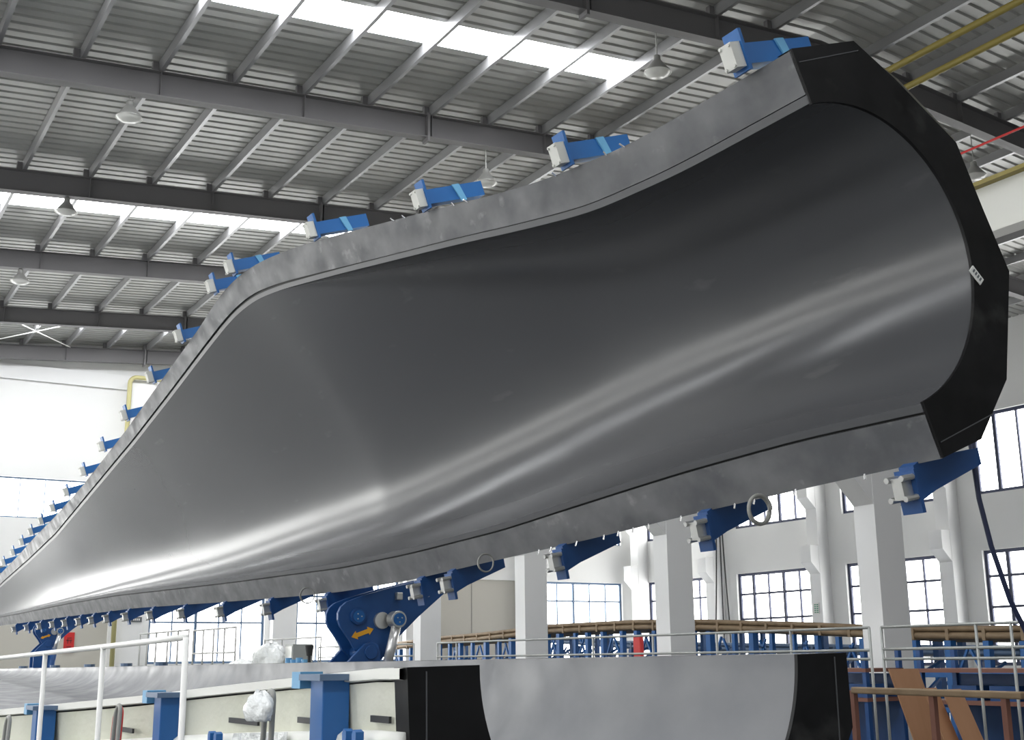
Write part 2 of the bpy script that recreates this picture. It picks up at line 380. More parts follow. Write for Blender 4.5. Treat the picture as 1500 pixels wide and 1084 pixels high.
# ------------------------------------------------------------------ the blade mold halves
ST = dict(
 ti=[(4.9,1.0),(6.3,1.0),(7.36,1.06),(8.28,1.21),(9.26,1.39),(11.69,1.80),(13.19,2.04),(14.04,2.14),(14.7,2.14),(15.26,2.10),(16.4,1.96),(18.46,1.69),(20.94,1.38),(24.63,0.97),(29.36,0.44),(33.3,0.13),(38,-0.2),(42,-0.52),(43.6,-0.80)],
 to=[(4.9,1.35),(6.12,1.36),(6.7,1.37),(7.76,1.48),(8.42,1.59),(9.54,1.81),(11.39,2.16),(12.39,2.34),(13.4,2.48),(14.1,2.53),(14.8,2.52),(15.48,2.44),(16.25,2.31),(18.28,2.05),(21.38,1.64),(25.35,1.19),(28.84,0.87),(31.6,0.66),(34.8,0.37),(38,0.12),(42,-0.2),(43.6,-0.45)],
 bi=[(4.9,-1.0),(6.1,-1.0),(7.38,-1.05),(8.52,-1.12),(10.35,-1.24),(12.42,-1.31),(14.4,-1.34),(18.85,-1.27),(26.0,-1.11),(30.5,-1.07),(37.6,-1.06),(43.6,-1.04)],
 bo=[(4.9,-1.36),(6.12,-1.40),(7.61,-1.46),(9.0,-1.53),(10.57,-1.59),(12.7,-1.68),(14.7,-1.71),(16.3,-1.69),(19.24,-1.63),(24.7,-1.50),(31.1,-1.44),(38.2,-1.40),(43.6,-1.36)])
def smooth_table(t):
    ys = np.linspace(4.9, 43.6, 388); v = np.interp(ys, *zip(*t)); k = np.hanning(13); k /= k.sum()
    return ys, np.convolve(np.pad(v, 6, mode='edge'), k, 'valid')
TB = {k: smooth_table(v) for k, v in ST.items()}
def S(k, Y): return float(np.interp(Y, *TB[k]))
def depth_at(Y, t):        # t from 0 upper rim (trailing edge) to 1 lower rim (leading edge)
    ti, bi = S('ti', Y), S('bi', Y); c = ti - bi
    circ = math.sqrt(max(0, t*(1-t)))*c
    xl = 1 - t
    tc = float(np.interp(Y, [6, 10, 14, 20, 30, 43], [1.0, 0.60, 0.42, 0.31, 0.23, 0.16]))
    yt = 5*tc*(0.2969*math.sqrt(max(xl, 0)) - 0.1260*xl - 0.3516*xl**2 + 0.2843*xl**3 - 0.1036*xl**4)*c
    w = smooth01((Y-5.6)/8.5)
    return (1-w)*circ + w*max(0, yt)
CH = np.array([-0.3903, 0, 0.9207]); NN = np.array([0.9207, 0, 0.3903]); PO = np.array([5.607, 0, 4.096])
def upper(Y, s, d): return PO + CH*s + NN*d + np.array([0, Y, 0])
def lower(Y, s, d):
    zl = 1.645 - 0.018*s - 0.05*max(0, min(Y-5.3, 7.5))*max(0, min(1, (s+0.2)/1.8)) - 0.004*(Y-5)
    return np.array([3.81 - s, Y, zl - d])
YS = list(np.linspace(5.0, 16, 70)) + list(np.linspace(16.3, 43.5, 80))
TS = [0.5 - 0.5*math.cos(PI*i/72) for i in range(73)]
OUT = [(1.0, 0.05), (0.985, 0.46), (0.88, 0.70), (0.70, 0.97), (0.33, 1.0), (0.10, 0.64), (0.0, 0.31), (0.0, 0.05)]
def build_mold(root, fn, shell_mat, inner_mat):
    def L(P): return P - np.array(root.location)
    m = MB(); m.grid([[L(fn(Y, S('ti', Y)+(S('bi', Y)-S('ti', Y))*t, depth_at(Y, t))) for t in TS] for Y in YS])
    m.build('mold_surface', inner_mat, root, True)
    for side, ki, ko in ((1, 'ti', 'to'), (-1, 'bi', 'bo')):
        rows = []; lips = []; gr = []
        for Y in YS:
            a, b = S(ki, Y), S(ko, Y)
            gw = (0.007 + 0.028*smooth01((Y-10.5)/4)) if side == 1 else 0.018  # upper dark line widens outboard, standing in for the recess shadow
            lips.append([L(fn(Y, a+side*q, d)) for q, d in ((0, 0), (0.055, 0), (0.055, 0.03))])
            gr.append([L(fn(Y, a+side*q, d)) for q, d in ((0.055, 0.03), (0.055+gw, 0.03))])
            rows.append([L(fn(Y, s, d)) for s, d in ((a+side*(0.055+gw), 0.03), (a+side*(0.055+gw), 0), (b, 0), (b, 0.05), (b-side*0.12, 0.05))])
        MB().grid(lips).build('flange_lip', 'lip', root)
        MB().grid(gr).build('flange_groove', 'groove', root)
        MB().grid(rows).build('flange', 'flange', root)
    rows = []
    for Y in YS:
        to, bo = S('to', Y), S('bo', Y); dm = max(depth_at(Y, t) for t in TS[::4]) + 0.30
        rows.append([L(fn(Y, bo+(to-bo)*q, max(0.05, dm*d))) for q, d in OUT])
    MB().grid(rows).build('outer_shell', shell_mat, root)
    # tip cap
    Y = YS[-1]; to, bo = S('to', Y), S('bo', Y)
    MB().add([L(fn(Y, bo+(to-bo)*q, d)) for q, d in [(1.0, 0)]+OUT+[(0, 0)]], [tuple(range(len(OUT)+2))]).build('tip_plate', shell_mat, root)
    # black root plate: polygon outside, half circle inside
    outer = [(1.36, 0.0), (1.33, 0.60), (1.03, 0.86), (0.50, 1.25), (0.02, 1.27), (-0.45, 1.30), (-1.10, 0.86), (-1.37, 0.40), (-1.36, 0.0)]
    seg = [math.dist(outer[i], outer[i+1]) for i in range(len(outer)-1)]; tot = sum(seg)
    N = 64; op = []; ip = []
    ang = [math.atan2(d, s) for s, d in outer]
    aa = sorted(set([PI*i/N for i in range(N+1)] + ang))
    for a in aa:
        ip.append((0.99*math.cos(a), 0.99*math.sin(a)))
        for i in range(len(outer)-1):
            if ang[i]-1e-9 <= a <= ang[i+1]+1e-9:
                (x1, y1), (x2, y2) = outer[i], outer[i+1]; dx, dy = math.cos(a), math.sin(a)
                den = dx*(y2-y1) - dy*(x2-x1); r = (x1*(y2-y1) - y1*(x2-x1))/den
                op.append((r*dx, r*dy)); break
    m = MB()
    loop = [[L(fn(5.0, s, d) + np.array([0, yy, 0])) for s, d in pts] for pts, yy in ((ip, 0.01), (ip, -0.014), (op, -0.014), (op, 0.12))]
    n = len(aa)
    m.add([p for l in loop for p in l], [(k*n+i, k*n+i+1, (k+1)*n+i+1, (k+1)*n+i) for k in range(3) for i in range(n-1)])
    # closing faces at the two ends on the parting plane
    for i in (0, n-1): m.add([L(fn(5.0, *q) + np.array([0, yy, 0])) for q, yy in ((ip[i], 0.01), (ip[i], -0.014), (op[i], -0.014), (op[i], 0.012))], [(0, 1, 2, 3)])
    fix_normals(m.build('root_plate', 'black', root))
    for side in (1, -1):
        m = MB(); p, q = L(fn(5.0, 1.265*side, 0.02)), L(fn(5.0, 1.26*side, 0.60))
        m.bar(p+np.array([0, -0.015, 0]), q+np.array([0, -0.015, 0]), 0.006, 0.008, (0, 1, 0)); m.build('root_plate_seam', 'lip', root)
mold = empty('blade_mold', (5.6, 5.0, 2.6), 'huge dark grey blade mold half tilted open with black root plate', 'mold')
build_mold(mold, upper, 'shell', 'gel')
lmold = empty('blade_mold', (3.8, 5.0, 0), 'lower blade mold half lying open with cream outer shell and black root plate', 'mold')
build_mold(lmold, lower, 'shell', 'gel2')

# ---- clamp brackets along both rims of the tilted half (parts of it)
def bracket_frame(Y, s, flip):
    """local x = away from the camera along the mold normal, z = outward in the rim plane"""
    o = upper(Y, s, 0); zc = CH if not flip else -CH
    R = Matrix(((NN[0], 0, zc[0]), (NN[1], 1, zc[1]), (NN[2], 0, zc[2])))
    if R.determinant() < 0: R = Matrix(((NN[0], 0, zc[0]), (NN[1], -1, zc[1]), (NN[2], 0, zc[2])))
    return o, R
def bracket_top():
    arm = MB().box(-0.06, 0.56, -0.065, 0.065, -0.01, 0.13).mesh('clamp_arm', 'blue2')
    plate = MB().box(-0.085, -0.06, -0.075, 0.075, -0.05, 0.23).mesh('end_plate', 'blue2')
    gus = MB().prism([(0.22, 0.135), (0.30, 0.135), (0.34, -0.03), (0.28, -0.03)], 1, -0.08, -0.066).mesh('gusset', 'blue3')
    blk = MB().box(-0.17, -0.085, -0.055, 0.055, -0.02, 0.15)
    for yy in (-0.04, 0.04):
        for zz in (-0.005, 0.135): blk.tube((-0.182, yy, zz), (-0.165, yy, zz), 0.012, 6)
    return (arm, 'clamp_arm'), (plate, 'end_plate'), (gus, 'gusset'), (blk.mesh('clamp_block', 'offwhite'), 'clamp_block')
def bracket_low():
    arm = MB().prism([(-0.06, 0.20), (-0.06, -0.03), (0.02, -0.06), (0.60, -0.06), (0.60, 0.05), (0.10, 0.15)], 1, -0.06, 0.06).mesh('clamp_arm', 'blue')
    plate = MB().box(-0.09, -0.06, -0.08, 0.08, -0.01, 0.27).mesh('end_plate', 'blue')
    s1 = MB().box(0.06, 0.14, -0.064, -0.061, -0.01, 0.012).mesh('slot', 'offwhite'); s2 = MB().box(0.36, 0.44, -0.064, -0.061, -0.02, 0.002).mesh('slot', 'offwhite')
    blk = MB().box(-0.18, -0.09, -0.04, 0.04, 0.03, 0.17)
    for yy in (-0.06, 0.06):
        for zz in (0.035, 0.165): blk.tube((-0.20, yy, zz), (-0.09, yy, zz), 0.02, 8)
    return (arm, 'clamp_arm'), (plate, 'end_plate'), (s1, 'slot'), (s2, 'slot'), (blk.mesh('clamp_block', 'steel'), 'clamp_block')
BT, BL = bracket_top(), bracket_low()
def add_bracket(Y, top):
    ms = BT if top else BL
    s = S('to', Y) if top else S('bo', Y)
    o, R = bracket_frame(Y, s + (0.055 if top else -0.035), not top)
    mw = R.to_4x4() @ Matrix.Rotation(math.radians(3.5 if top else -11), 4, 'Y'); mw.translation = Vector(local(mold, o))
    arm = put('clamp_arm', ms[0][0], parent=mold); arm.matrix_local = mw
    for me, nme in ms[1:]: put(nme, me, parent=arm)
for Y in (5.35, 7.35, 9.5, 11.8, 14.25, 15.05, 16.85, 18.7, 20.7, 22.7, 24.6, 26.5, 28.2, 29.8, 31.3, 32.8, 34.4, 36.2, 38.2): add_bracket(Y, True)
for Y in (5.25, 7.3, 9.4, 11.6, 12.35, 15.1, 17.2, 19.3, 21.4, 23.4, 25.2, 26.8, 28.2, 29.5, 31, 32.5, 34.2, 36, 38): add_bracket(Y, False)
# little pins along the rims
pins = MB()
for k in range(46):
    Y = 5.2 + k*0.22
    for kk, sg in (('to', 1), ('bo', -1)):
        if random.random() < 0.35 or (kk == 'to' and not 6.6 < Y < 10.5) or (kk == 'bo' and Y > 10): continue
        p = upper(Y, S(kk, Y)+sg*-0.01, -0.004); q = upper(Y, S(kk, Y)+sg*0.025, -0.02-0.02*random.random())
        pins.tube(p-np.array(mold.location), q-np.array(mold.location), 0.007, 5)
pins = pins.build('rim_pins', 'rod', mold); pins['kind'] = 'stuff'
# paper sticker on the black root plate
st = MB(); c0 = np.array(at_y(1431, 403, 4.972)); u = np.array([0.048, 0, -0.042]); v = np.array([0.019, 0, 0.021])
st.add([c0+u*a+v*b+np.array([0, yy, 0])-np.array(mold.location) for yy in (0, 0.008) for a, b in ((-1,-1),(1,-1),(1,1),(-1,1))], [(0,1,2,3),(7,6,5,4),(0,4,5,1),(1,5,6,2),(2,6,7,3),(3,7,4,0)])
stk = st.build('paper_sticker', 'paper', mold)
for k in range(4):
    mm = MB(); c1 = c0 + u*(-0.6+0.4*k) + np.array([0, -0.003, 0])
    mm.add([c1+u*0.12*a+v*0.5*b-np.array(mold.location) for a, b in ((-1,-1),(1,-1),(1,1),(-1,1))], [(0,1,2,3)]).build('print_mark', 'ink', stk)

# ------------------------------------------------------------------ turning hinges
def hinge(Y, label):
    r = empty('turning_hinge', (6.5, Y, 0.0), label, 'hinge', 'turning hinges between the mold halves')
    def P(x, y): p = at_y(x, y, 14.5); return (p[0]-6.5, p[2])
    armpoly = [P(487, 918), P(484, 909), P(484, 899), P(488, 890), P(496, 883), P(506, 879), P(520, 874), P(560, 862), P(620, 848), P(694, 828), P(697, 838), P(655, 852), P(639, 870), P(600, 905), P(561, 945), P(548, 966), P(527, 968), P(508, 952), P(502, 940)]
    for dy in (-0.22, 0.16):
        m = MB(); m.prism(armpoly, 1, dy-0.03, dy+0.03); fix_normals(m.build('arm_plate', 'blue', r, bevel=0.008))
    base = [P(492, 972), P(505, 958), P(518, 944), P(527, 941), P(537, 944), P(541, 955), P(541, 985), P(545, 1100), P(480, 1100), P(482, 985)]
    for dy in (-0.31, 0.27):
        m = MB(); m.prism(base, 1, dy-0.03, dy+0.03); fix_normals(m.build('base_plate', 'blue', r, bevel=0.008))
    def disc(x, y, rad, y0, y1, name, mt, ring=None):
        c = P(x, y); m = MB(); m.tube((c[0], y0, c[1]), (c[0], y1, c[1]), rad, 24); o = m.build(name, mt, r, bevel=0.006)
        return o, c
    o, c = disc(512, 904, 0.105, -0.29, 0.25, 'arm_pin', 'blue')
    m = MB(); m.tube((c[0], -0.30, c[1]), (c[0], -0.285, c[1]), 0.075, 20); m.build('pin_cap', 'blue2', o)
    for k in range(3):
        a = 2*PI*k/3; MB().tube((c[0]+0.035*math.cos(a), -0.31, c[1]+0.035*math.sin(a)), (c[0]+0.035*math.cos(a), -0.30, c[1]+0.035*math.sin(a)), 0.009, 6).build('bolt', 'steel', o)
    o, c = disc(527, 956, 0.085, -0.36, 0.32, 'axis_pin', 'blue')
    o, c = disc(546, 910, 0.105, -0.30, -0.24, 'cylinder_washer', 'steel')
    o, c = disc(560, 909, 0.105, -0.50, -0.34, 'cylinder_eye', 'steel')
    m = MB(); m.tube((c[0], -0.515, c[1]), (c[0], -0.50, c[1]), 0.078, 20); m.build('pin_cap', 'blue2', o)
    for k in range(3):
        a = 2*PI*k/3+0.5; MB().tube((c[0]+0.035*math.cos(a), -0.525, c[1]+0.035*math.sin(a)), (c[0]+0.035*math.cos(a), -0.515, c[1]+0.035*math.sin(a)), 0.009, 6).build('bolt', 'steel', o)
    p, q = P(560, 909), P(546, 975)
    MB().tube((p[0], -0.42, p[1]-0.08), (q[0], -0.42, q[1]), 0.062, 16).build('piston_rod', 'rod', r, True)
    MB().tube((q[0], -0.42, q[1]), (q[0]-0.2, -0.42, 0.1), 0.10, 16).build('cylinder_barrel', 'blue', r, True)
    # double headed arrow
    a, b = np.array(P(503, 934)), np.array(P(535, 922)); d = b-a; n = np.array([-d[1], d[0]])
    t = [(0, 0), (0.24, 0.17), (0.24, 0.085), (0.76, 0.085), (0.76, 0.17), (1, 0), (0.76, -0.17), (0.76, -0.085), (0.24, -0.085), (0.24, -0.17)]
    poly = [tuple(a + d*x + n*y) for x, y in t]
    m = MB(); m.prism(poly, 1, -0.256, -0.251); fix_normals(m.build('arrow_mark', 'arrow', r))
    # valves bolted to the arm under the flange
    for x, y, w in ((600, 862, 0.07), (607, 868, 0.06), (570, 875, 0.04)):
        c = P(x, y); MB().box(c[0]-w, c[0]+w, -0.33, -0.25, c[1]-w*1.2, c[1]+w*1.2).build('valve_block', 'steel', r, bevel=0.01)
    return r
h1 = hinge(14.5, 'tall blue hinge with pale piston rod behind the lower mold')
h2 = hinge(35.0, 'far blue hinge at the left edge near the red banner')
HS = 0.85; _r = at_y(560, 909, 14.5); _t = at_y(84, 925, 35.0)
h2.scale = (HS, HS, HS); h2.location = (_t[0] - HS*(_r[0]-6.5), 35.0, _t[2] - HS*_r[2])
for h, k in ((h1, 1.0), (h2, HS)):
    zf = -h.location[2]/k
    MB().box(-0.45, 0.35, -0.40, 0.36, zf, 1.05).build('pedestal', 'blue', h)

# ------------------------------------------------------------------ lower mold supports (parts of the lower mold)
def lpart(mb, name, m, parent=None, **k):
    mb.v = [(a-3.8, b-5.0, c) for a, b, c in mb.v]
    return mb.build(name, m, parent or lmold, **k)
for Y, w in ((5.70, 0.16), (7.95, 0.16), (9.95, 0.17)):
    x = 3.81 - S('to', Y) - 0.02; z = float(lower(Y, S('to', Y), 0)[2])
    post = lpart(MB().box(x-0.12, x+0.02, Y-w/2, Y+w/2, 0, z-0.03), 'support_post', 'blue2', bevel=0.006)
    hp = MB().box(x-0.16, x+0.06, Y-w*0.85, Y+w*0.85, z-0.04, z-0.01); hp.v = [(a-3.8, b-5, c) for a, b, c in hp.v]; hp.build('head_plate', 'greyblue', post)
    cl = MB().box(x-0.15, x-0.03, Y+w*0.9, Y+w*1.6, z-0.08, z+0.0); cl.v = [(a-3.8, b-5, c) for a, b, c in cl.v]; cl.build('clamp', 'blue3', post)
    gs = MB(); gs.prism([(x-0.05, z-0.55), (x-0.05, z-0.85), (x-0.35, z-0.85)], 1, Y-w/2, Y-w/2+0.02); gs.v = [(a-3.8, b-5, c) for a, b, c in gs.v]; gs.build('gusset', 'blue2', post)
for Y in (5.0, 12.0, 17.0, 22.0, 27.0, 32.0, 37.0, 41.0):          # floor stands under the belly
    dm = max(depth_at(max(5, Y), t) for t in TS[::4]) + 0.3
    zc = 1.64 - dm
    for dx in (-0.5, 0.5):
        lpart(MB().box(3.6+dx-0.06, 3.6+dx+0.06, Y+0.2, Y+0.32, 0, max(zc+0.25, 0.2)), 'stand', 'blue')

# ------------------------------------------------------------------ things hanging overhead
def lamp_meshes():
    cord = MB().tube((0, 0, 0.30), (0, 0, 1.0), 0.012, 6).mesh('hanging_rod', 'lamp')
    cone = MB().lathe([(0.0, 0.33), (0.06, 0.33), (0.07, 0.30), (0.07, 0.24), (0.10, 0.20), (0.17, 0.10), (0.25, 0.0), (0.255, -0.015), (0.245, -0.015), (0.16, 0.09), (0.06, 0.2), (0, 0.2)], n=24).mesh('reflector', 'lamp', True)
    glass = MB().lathe([(0.242, -0.01), (0.20, -0.055), (0.12, -0.085), (0.0, -0.095)], n=24).mesh('glass_bowl', 'lampglass', True)
    return cord, cone, glass
LM = lamp_meshes()
LAMPS = [(189, 172, 22.0, 'bell shaped lamp under the large dark rafter at upper left'), (97, 310, 28.0, 'bell shaped lamp in front of the left skylight strip'), (29, 412, 34.1, 'small bell lamp at the left edge under the third rafter'),
         (963, 106, 15.95, 'bell lamp on a long rod right of the bright skylight'), (712, 268, 22.0, 'bell lamp just above the mold rim between two blue clamps'), (1428, 258, 15.95, 'bell lamp at the right edge beside the black root plate')]
for x, y, Y, lab in LAMPS:
    p = at_y(x, y, Y); top = z_roof(p[0]) - RAF_D
    r = empty('high_bay_lamp', p, lab, 'lamp', 'bell lamps hung from the rafters')
    h = top - p[2]
    put('hanging_rod', MB().tube((0, 0, 0.31), (0, 0, h+0.01), 0.012, 6).mesh('hanging_rod', 'lamp'), parent=r)
    put('reflector', LM[1], parent=r); put('glass_bowl', LM[2], parent=r)
for xp, z, lab in ((16.45, 12.08, 'upper yellow pipe running under the roof ridge at upper right'), (16.85, 11.83, 'lower yellow pipe running under the roof ridge at upper right')):
    p = tag(MB().tube((xp, -12, z), (xp, 45.6, z), 0.065, 10).build('yellow_pipe', 'yellow', smooth=True), lab, 'pipe', 'yellow pipes under the ridge')
    for y in FRAME_Y:
        if -10 < y < 45: MB().tube((xp, y, z), (xp, y, z_roof(xp)-RAF_D), 0.01, 5).build('hanger', 'rafter', p)
cg = empty('crane_runway', (16.4, 0, 8.3), 'grey crane runway girder with yellow top behind the black root plate', 'girder')
MB().box(-0.02, 0.02, -12, 45, 0.03, 0.86).build('girder_web', 'offwhite', cg)
MB().box(-0.17, 0.17, -12, 45, 0, 0.03).build('lower_flange', 'offwhite', cg)
MB().box(-0.17, 0.17, -12, 45, 0.86, 0.93).build('upper_flange', 'yellow', cg)
MB().box(-0.03, 0.03, -12, 45, 0.93, 0.99).build('crane_rail', 'rust', cg)
MB().tube((-0.3, -12, 1.45), (-0.3, 45, 1.45), 0.02, 6).build('conductor_bar', 'red', cg)
for y in FRAME_Y:
    if -10 < y < 45: MB().bar((-0.3, y, 1.45), (0.0, y, 0.95), 0.03, 0.03).build('conductor_bracket', 'rust', cg)

# ------------------------------------------------------------------ end wall fittings
def wall_pipe(pts, r, Y): return MB().path([(*at_y(x, y, Y)[[0]], Y, at_y(x, y, Y)[2]) for x, y in pts], r, 10)
yp = MB(); a, b = at_y(191, 552, 45.45), at_y(246, 552, 45.45)
arc = [(a[0]+0.25*(1-math.cos(t)), 45.45, a[2]-0.25+0.25*math.sin(t)) for t in [PI/2*k/5 for k in range(6)]]
yp.path([(a[0], 45.45, 0.0)] + arc + [(b[0]+1.2, 45.45, a[2])], 0.085, 10)
tag(yp.build('wall_pipe', 'khaki', smooth=True), 'faded yellow pipe bent over the white pilaster on the far left wall', 'pipe')
p = at_y(200.5, 907.5, 45.55)
sg = tag(MB().box(p[0]-0.19, p[0]+0.19, 45.585, 45.615, p[2]-0.09, p[2]+0.09).build('wall_sign', 'ink'), 'small dark grey sign plate on the white pilaster left of windows', 'sign')
for k in range(4): MB().box(p[0]-0.12+0.065*k, p[0]-0.08+0.065*k, 45.58, 45.586, p[2]-0.035, p[2]+0.035).build('letter_mark', 'paper', sg)
p0, p1 = at_y(97, 926, 45.8), at_y(110, 956, 45.8)
rb = tag(MB().box(p0[0], p1[0], 46.08, 46.115, p1[2], p0[2]).build('red_banner', 'red'), 'red hanging banner with dark characters beside the far blue hinge', 'banner')
for k in range(2):
    z = p0[2] - (0.28 + 0.30*k); xm = (p0[0]+p1[0])/2
    for dx, dz, w, h in ((0, 0.08, 0.16, 0.02), (0, 0, 0.20, 0.02), (-0.05, -0.04, 0.02, 0.16), (0.06, -0.04, 0.02, 0.12)):
        MB().box(xm+dx-w/2, xm+dx+w/2, 46.07, 46.081, z+dz-h/2, z+dz+h/2).build('character_stroke', 'dark', rb)
# notice with green print on a side wall pilaster
p = at_x(1196, 891, X_RIGHT-0.56)
nt_ = tag(MB().box(X_RIGHT-0.57, X_RIGHT-0.552, p[1]-0.15, p[1]+0.15, p[2]-0.20, p[2]+0.20).build('wall_notice', 'paper'), 'white notice with green print on a right wall pilaster', 'notice')
for k in range(5):
    for j in range(2):
        MB().box(X_RIGHT-0.574, X_RIGHT-0.57, p[1]-0.11+0.12*j, p[1]-0.02+0.12*j, p[2]-0.17+0.07*k, p[2]-0.13+0.07*k).build('print_mark', 'green', nt_)
# red box on a column
rbx = empty('fire_box', (16.9, 22.3, 0), 'tall red box standing left of a white column', 'box')
MB().box(-0.02, 0.08, 0.2, 0.45, 0, 2.14).build('box_body', 'red', rbx, bevel=0.008)
MB().box(-0.01, 0.07, 0.18, 0.2, 1.5, 2.05).build('box_door', 'red', rbx)
# cables hanging by the side wall
for i, (xa, xb) in enumerate(((1048, 1049), (1053, 1060), (1057, 1069))):
    a, b = at_x(xa, 738, 30.0), at_x(xb, 912, 30.0)
    pts = [(30.0, a[1]+(b[1]-a[1])*t + 0.12*math.sin(PI*t)*(i-1), a[2]+3+(b[2]-a[2]-3)*t) for t in [k/10 for k in range(11)]]
    pts.append((30.0, pts[-1][1], 0))
    tag(MB().path(pts, 0.028, 6).build('hanging_cable', 'dark'), ['leftmost dark cable hanging left of the navy framed window', 'middle dark cable hanging left of the navy framed window', 'rightmost dark cable hanging left of the navy framed window'][i], 'cable', 'cables hanging by the right wall')

# ------------------------------------------------------------------ guard rails
def guard_rail(label, base, ztop, zrails, posts, r, m, zfloor=0.0, name='guard_rail', group=None):
    """base: polyline of (x, y); posts: parameters along it"""
    L = [0]
    for (x0, y0), (x1, y1) in zip(base[:-1], base[1:]): L.append(L[-1] + math.hypot(x1-x0, y1-y0))
    xs, ys = [b[0] for b in base], [b[1] for b in base]
    zt = ztop if isinstance(ztop, (list, tuple)) else [ztop]*len(base)
    def at(t): return np.array([np.interp(t*L[-1], L, xs), np.interp(t*L[-1], L, ys), np.interp(t*L[-1], L, zt)])
    o = at(0); o[2] = zfloor
    root = empty(name, o, label, 'railing', group)
    for k, dz in enumerate(zrails):
        MB().path([at(i/12) - o + np.array([0, 0, dz]) for i in range(13)], r, 8).build('rail', m, root, True)
    for t in posts:
        p = at(t) - o; MB().tube((p[0], p[1], 0), (p[0], p[1], p[2]), r, 8).build('post', m, root, True)
    return root
guard_rail('white tube guard rail in the left foreground before the blue posts', [(1.75, 6.0), (1.70, 7.5), (1.62, 9.2), (1.56, 10.4), (1.52, 11.2)], [1.772, 1.747, 1.72, 1.70, 1.685], [0], [0, 1.5/5.2, 2.9/5.2, 1], 0.016, 'white')
G = 'grey guard rails along the far walkway'
guard_rail('grey guard rail behind the tall hinge and piston rod', [(12, 24.1), (12, 29.5)], 2.0, [0, -0.25, -0.38], [0, 0.25, 0.5, 0.75, 1], 0.018, 'greyrail', group=G)
guard_rail('long grey guard rail passing before two white columns', [(12, 23.0), (12, 11.15)], 2.0, [0, -0.28, -0.39], [0, 0.07, 0.48, 0.62, 0.75, 0.88, 1], 0.018, 'greyrail', group=G)
guard_rail('grey guard rail at the right edge above the plywood', [(12, 10.95), (12, 7.0)], 2.0, [0, -0.27, -0.39], [0, 0.36, 0.48, 1], 0.018, 'greyrail', group=G)
def px_y(x, X, y=940): return float(at_x(x, y, X)[1])
guard_rail('thin white railing left of the end wall windows by red banner', [(9.0, px_y(205, 9.0)), (9.0, px_y(276, 9.0))], 2.45, [0], [0, 0.17, 0.36, 0.6, 0.8, 1], 0.026, 'palerail', group='thin white railings on the far walkway', zfloor=1.45)
guard_rail('thin white railing crossing in front of the first end wall window', [(9.0, px_y(283, 9.0)), (9.0, px_y(345, 9.0))], 2.42, [0, -0.55], [0, 0.25, 0.5, 0.75, 1], 0.022, 'palerail', group='thin white railings on the far walkway', zfloor=1.45)
guard_rail('thin white railing beside the wrapped roll of film', [(9.0, px_y(388, 9.0)), (9.0, px_y(470, 9.0))], 2.10, [0], [0, 0.33, 1], 0.016, 'palerail', group='thin white railings on the far walkway', zfloor=1.45)

# ------------------------------------------------------------------ more molds stored behind the columns
def rack(name, X, pix, label, step, rim_mat, post_mat, drop, depth_x):
    pts = [at_x(x, y, X) for x, y in pix]; pts = sorted(pts, key=lambda p: p[1])
    ys = [p[1] for p in pts]; zs = [p[2] for p in pts]
    root = empty(name, (X, ys[0], 0), label, 'mold')
    zf = lambda y: float(np.interp(y, ys, zs))
    n = int((ys[-1]-ys[0])/0.45); Y = [ys[0] + (ys[-1]-ys[0])*i/n for i in range(n+1)]
    for dz, r in ((-0.06, 0.06), (-0.20, 0.075)):
        MB().path([(0, y-ys[0], zf(y)+dz) for y in Y], r, 8).build('rim_tube', rim_mat, root, True)
    sh = MB().grid([[(0.05, y-ys[0], zf(y)-0.02), (0.4, y-ys[0], zf(y)-0.22), (depth_x*0.5, y-ys[0], zf(y)-0.34), (depth_x-0.4, y-ys[0], zf(y)-0.24), (depth_x, y-ys[0], zf(y)-0.1)] for y in Y])
    sh.build('mold_belly', rim_mat, root)
    cl = MB().box(-0.05, 0.05, -0.04, 0.04, -0.29, -0.06).mesh('rim_clamp', rim_mat)
    for y in Y[::2]: put('rim_clamp', cl, (-0.03, y-ys[0], zf(y)), root)
    y = ys[0]; k = 0
    while y < ys[-1]:
        z = zf(y) - 0.30
        w = random.choice((0.055, 0.07, 0.085))
        MB().box(-w, w, y-ys[0]-w, y-ys[0]+w, 0, z).build('post', post_mat, root)
        if k % 3: MB().box(depth_x-w, depth_x+w, y-ys[0]-w, y-ys[0]+w, 0, z+0.1).build('post', post_mat, root)
        s = 1 if k % 2 else -1
        MB().bar((0.0, y-ys[0], z-0.95), (0.0, y-ys[0]+s*step*0.55, z-0.15), 0.05, 0.05, (1, 0, 0)).build('brace', post_mat, root)
        MB().bar((0.1, y-ys[0], z-1.15), (depth_x*0.6, y-ys[0]+s*0.2, z-0.45), 0.06, 0.06).build('brace', post_mat, root)
        y += step*random.uniform(0.8, 1.2); k += 1
    for z in (1.25, 0.55): MB().box(-0.05, 0.05, 0, ys[-1]-ys[0], z-0.05, z+0.05).build('long_beam', post_mat, root)
    return root
rack('stored_mold', 21.0, [(576, 941), (642, 932), (700, 927), (751, 921), (798, 915), (870, 911), (930, 908), (1017, 907), (1100, 909), (1180, 911), (1268, 915), (1340, 917), (1500, 916)],
     'long brown rimmed mold on blue truss legs behind the columns', 0.8, 'brown', 'blue2', 0.3, 2.4)
rack('stored_mold', 27.0, [(772, 929), (900, 938), (1040, 941), (1260, 944), (1500, 945)],
     'lower dark blue mold frame standing behind the brown rimmed one', 1.5, 'greyblue', 'blue', 0.3, 2.0)

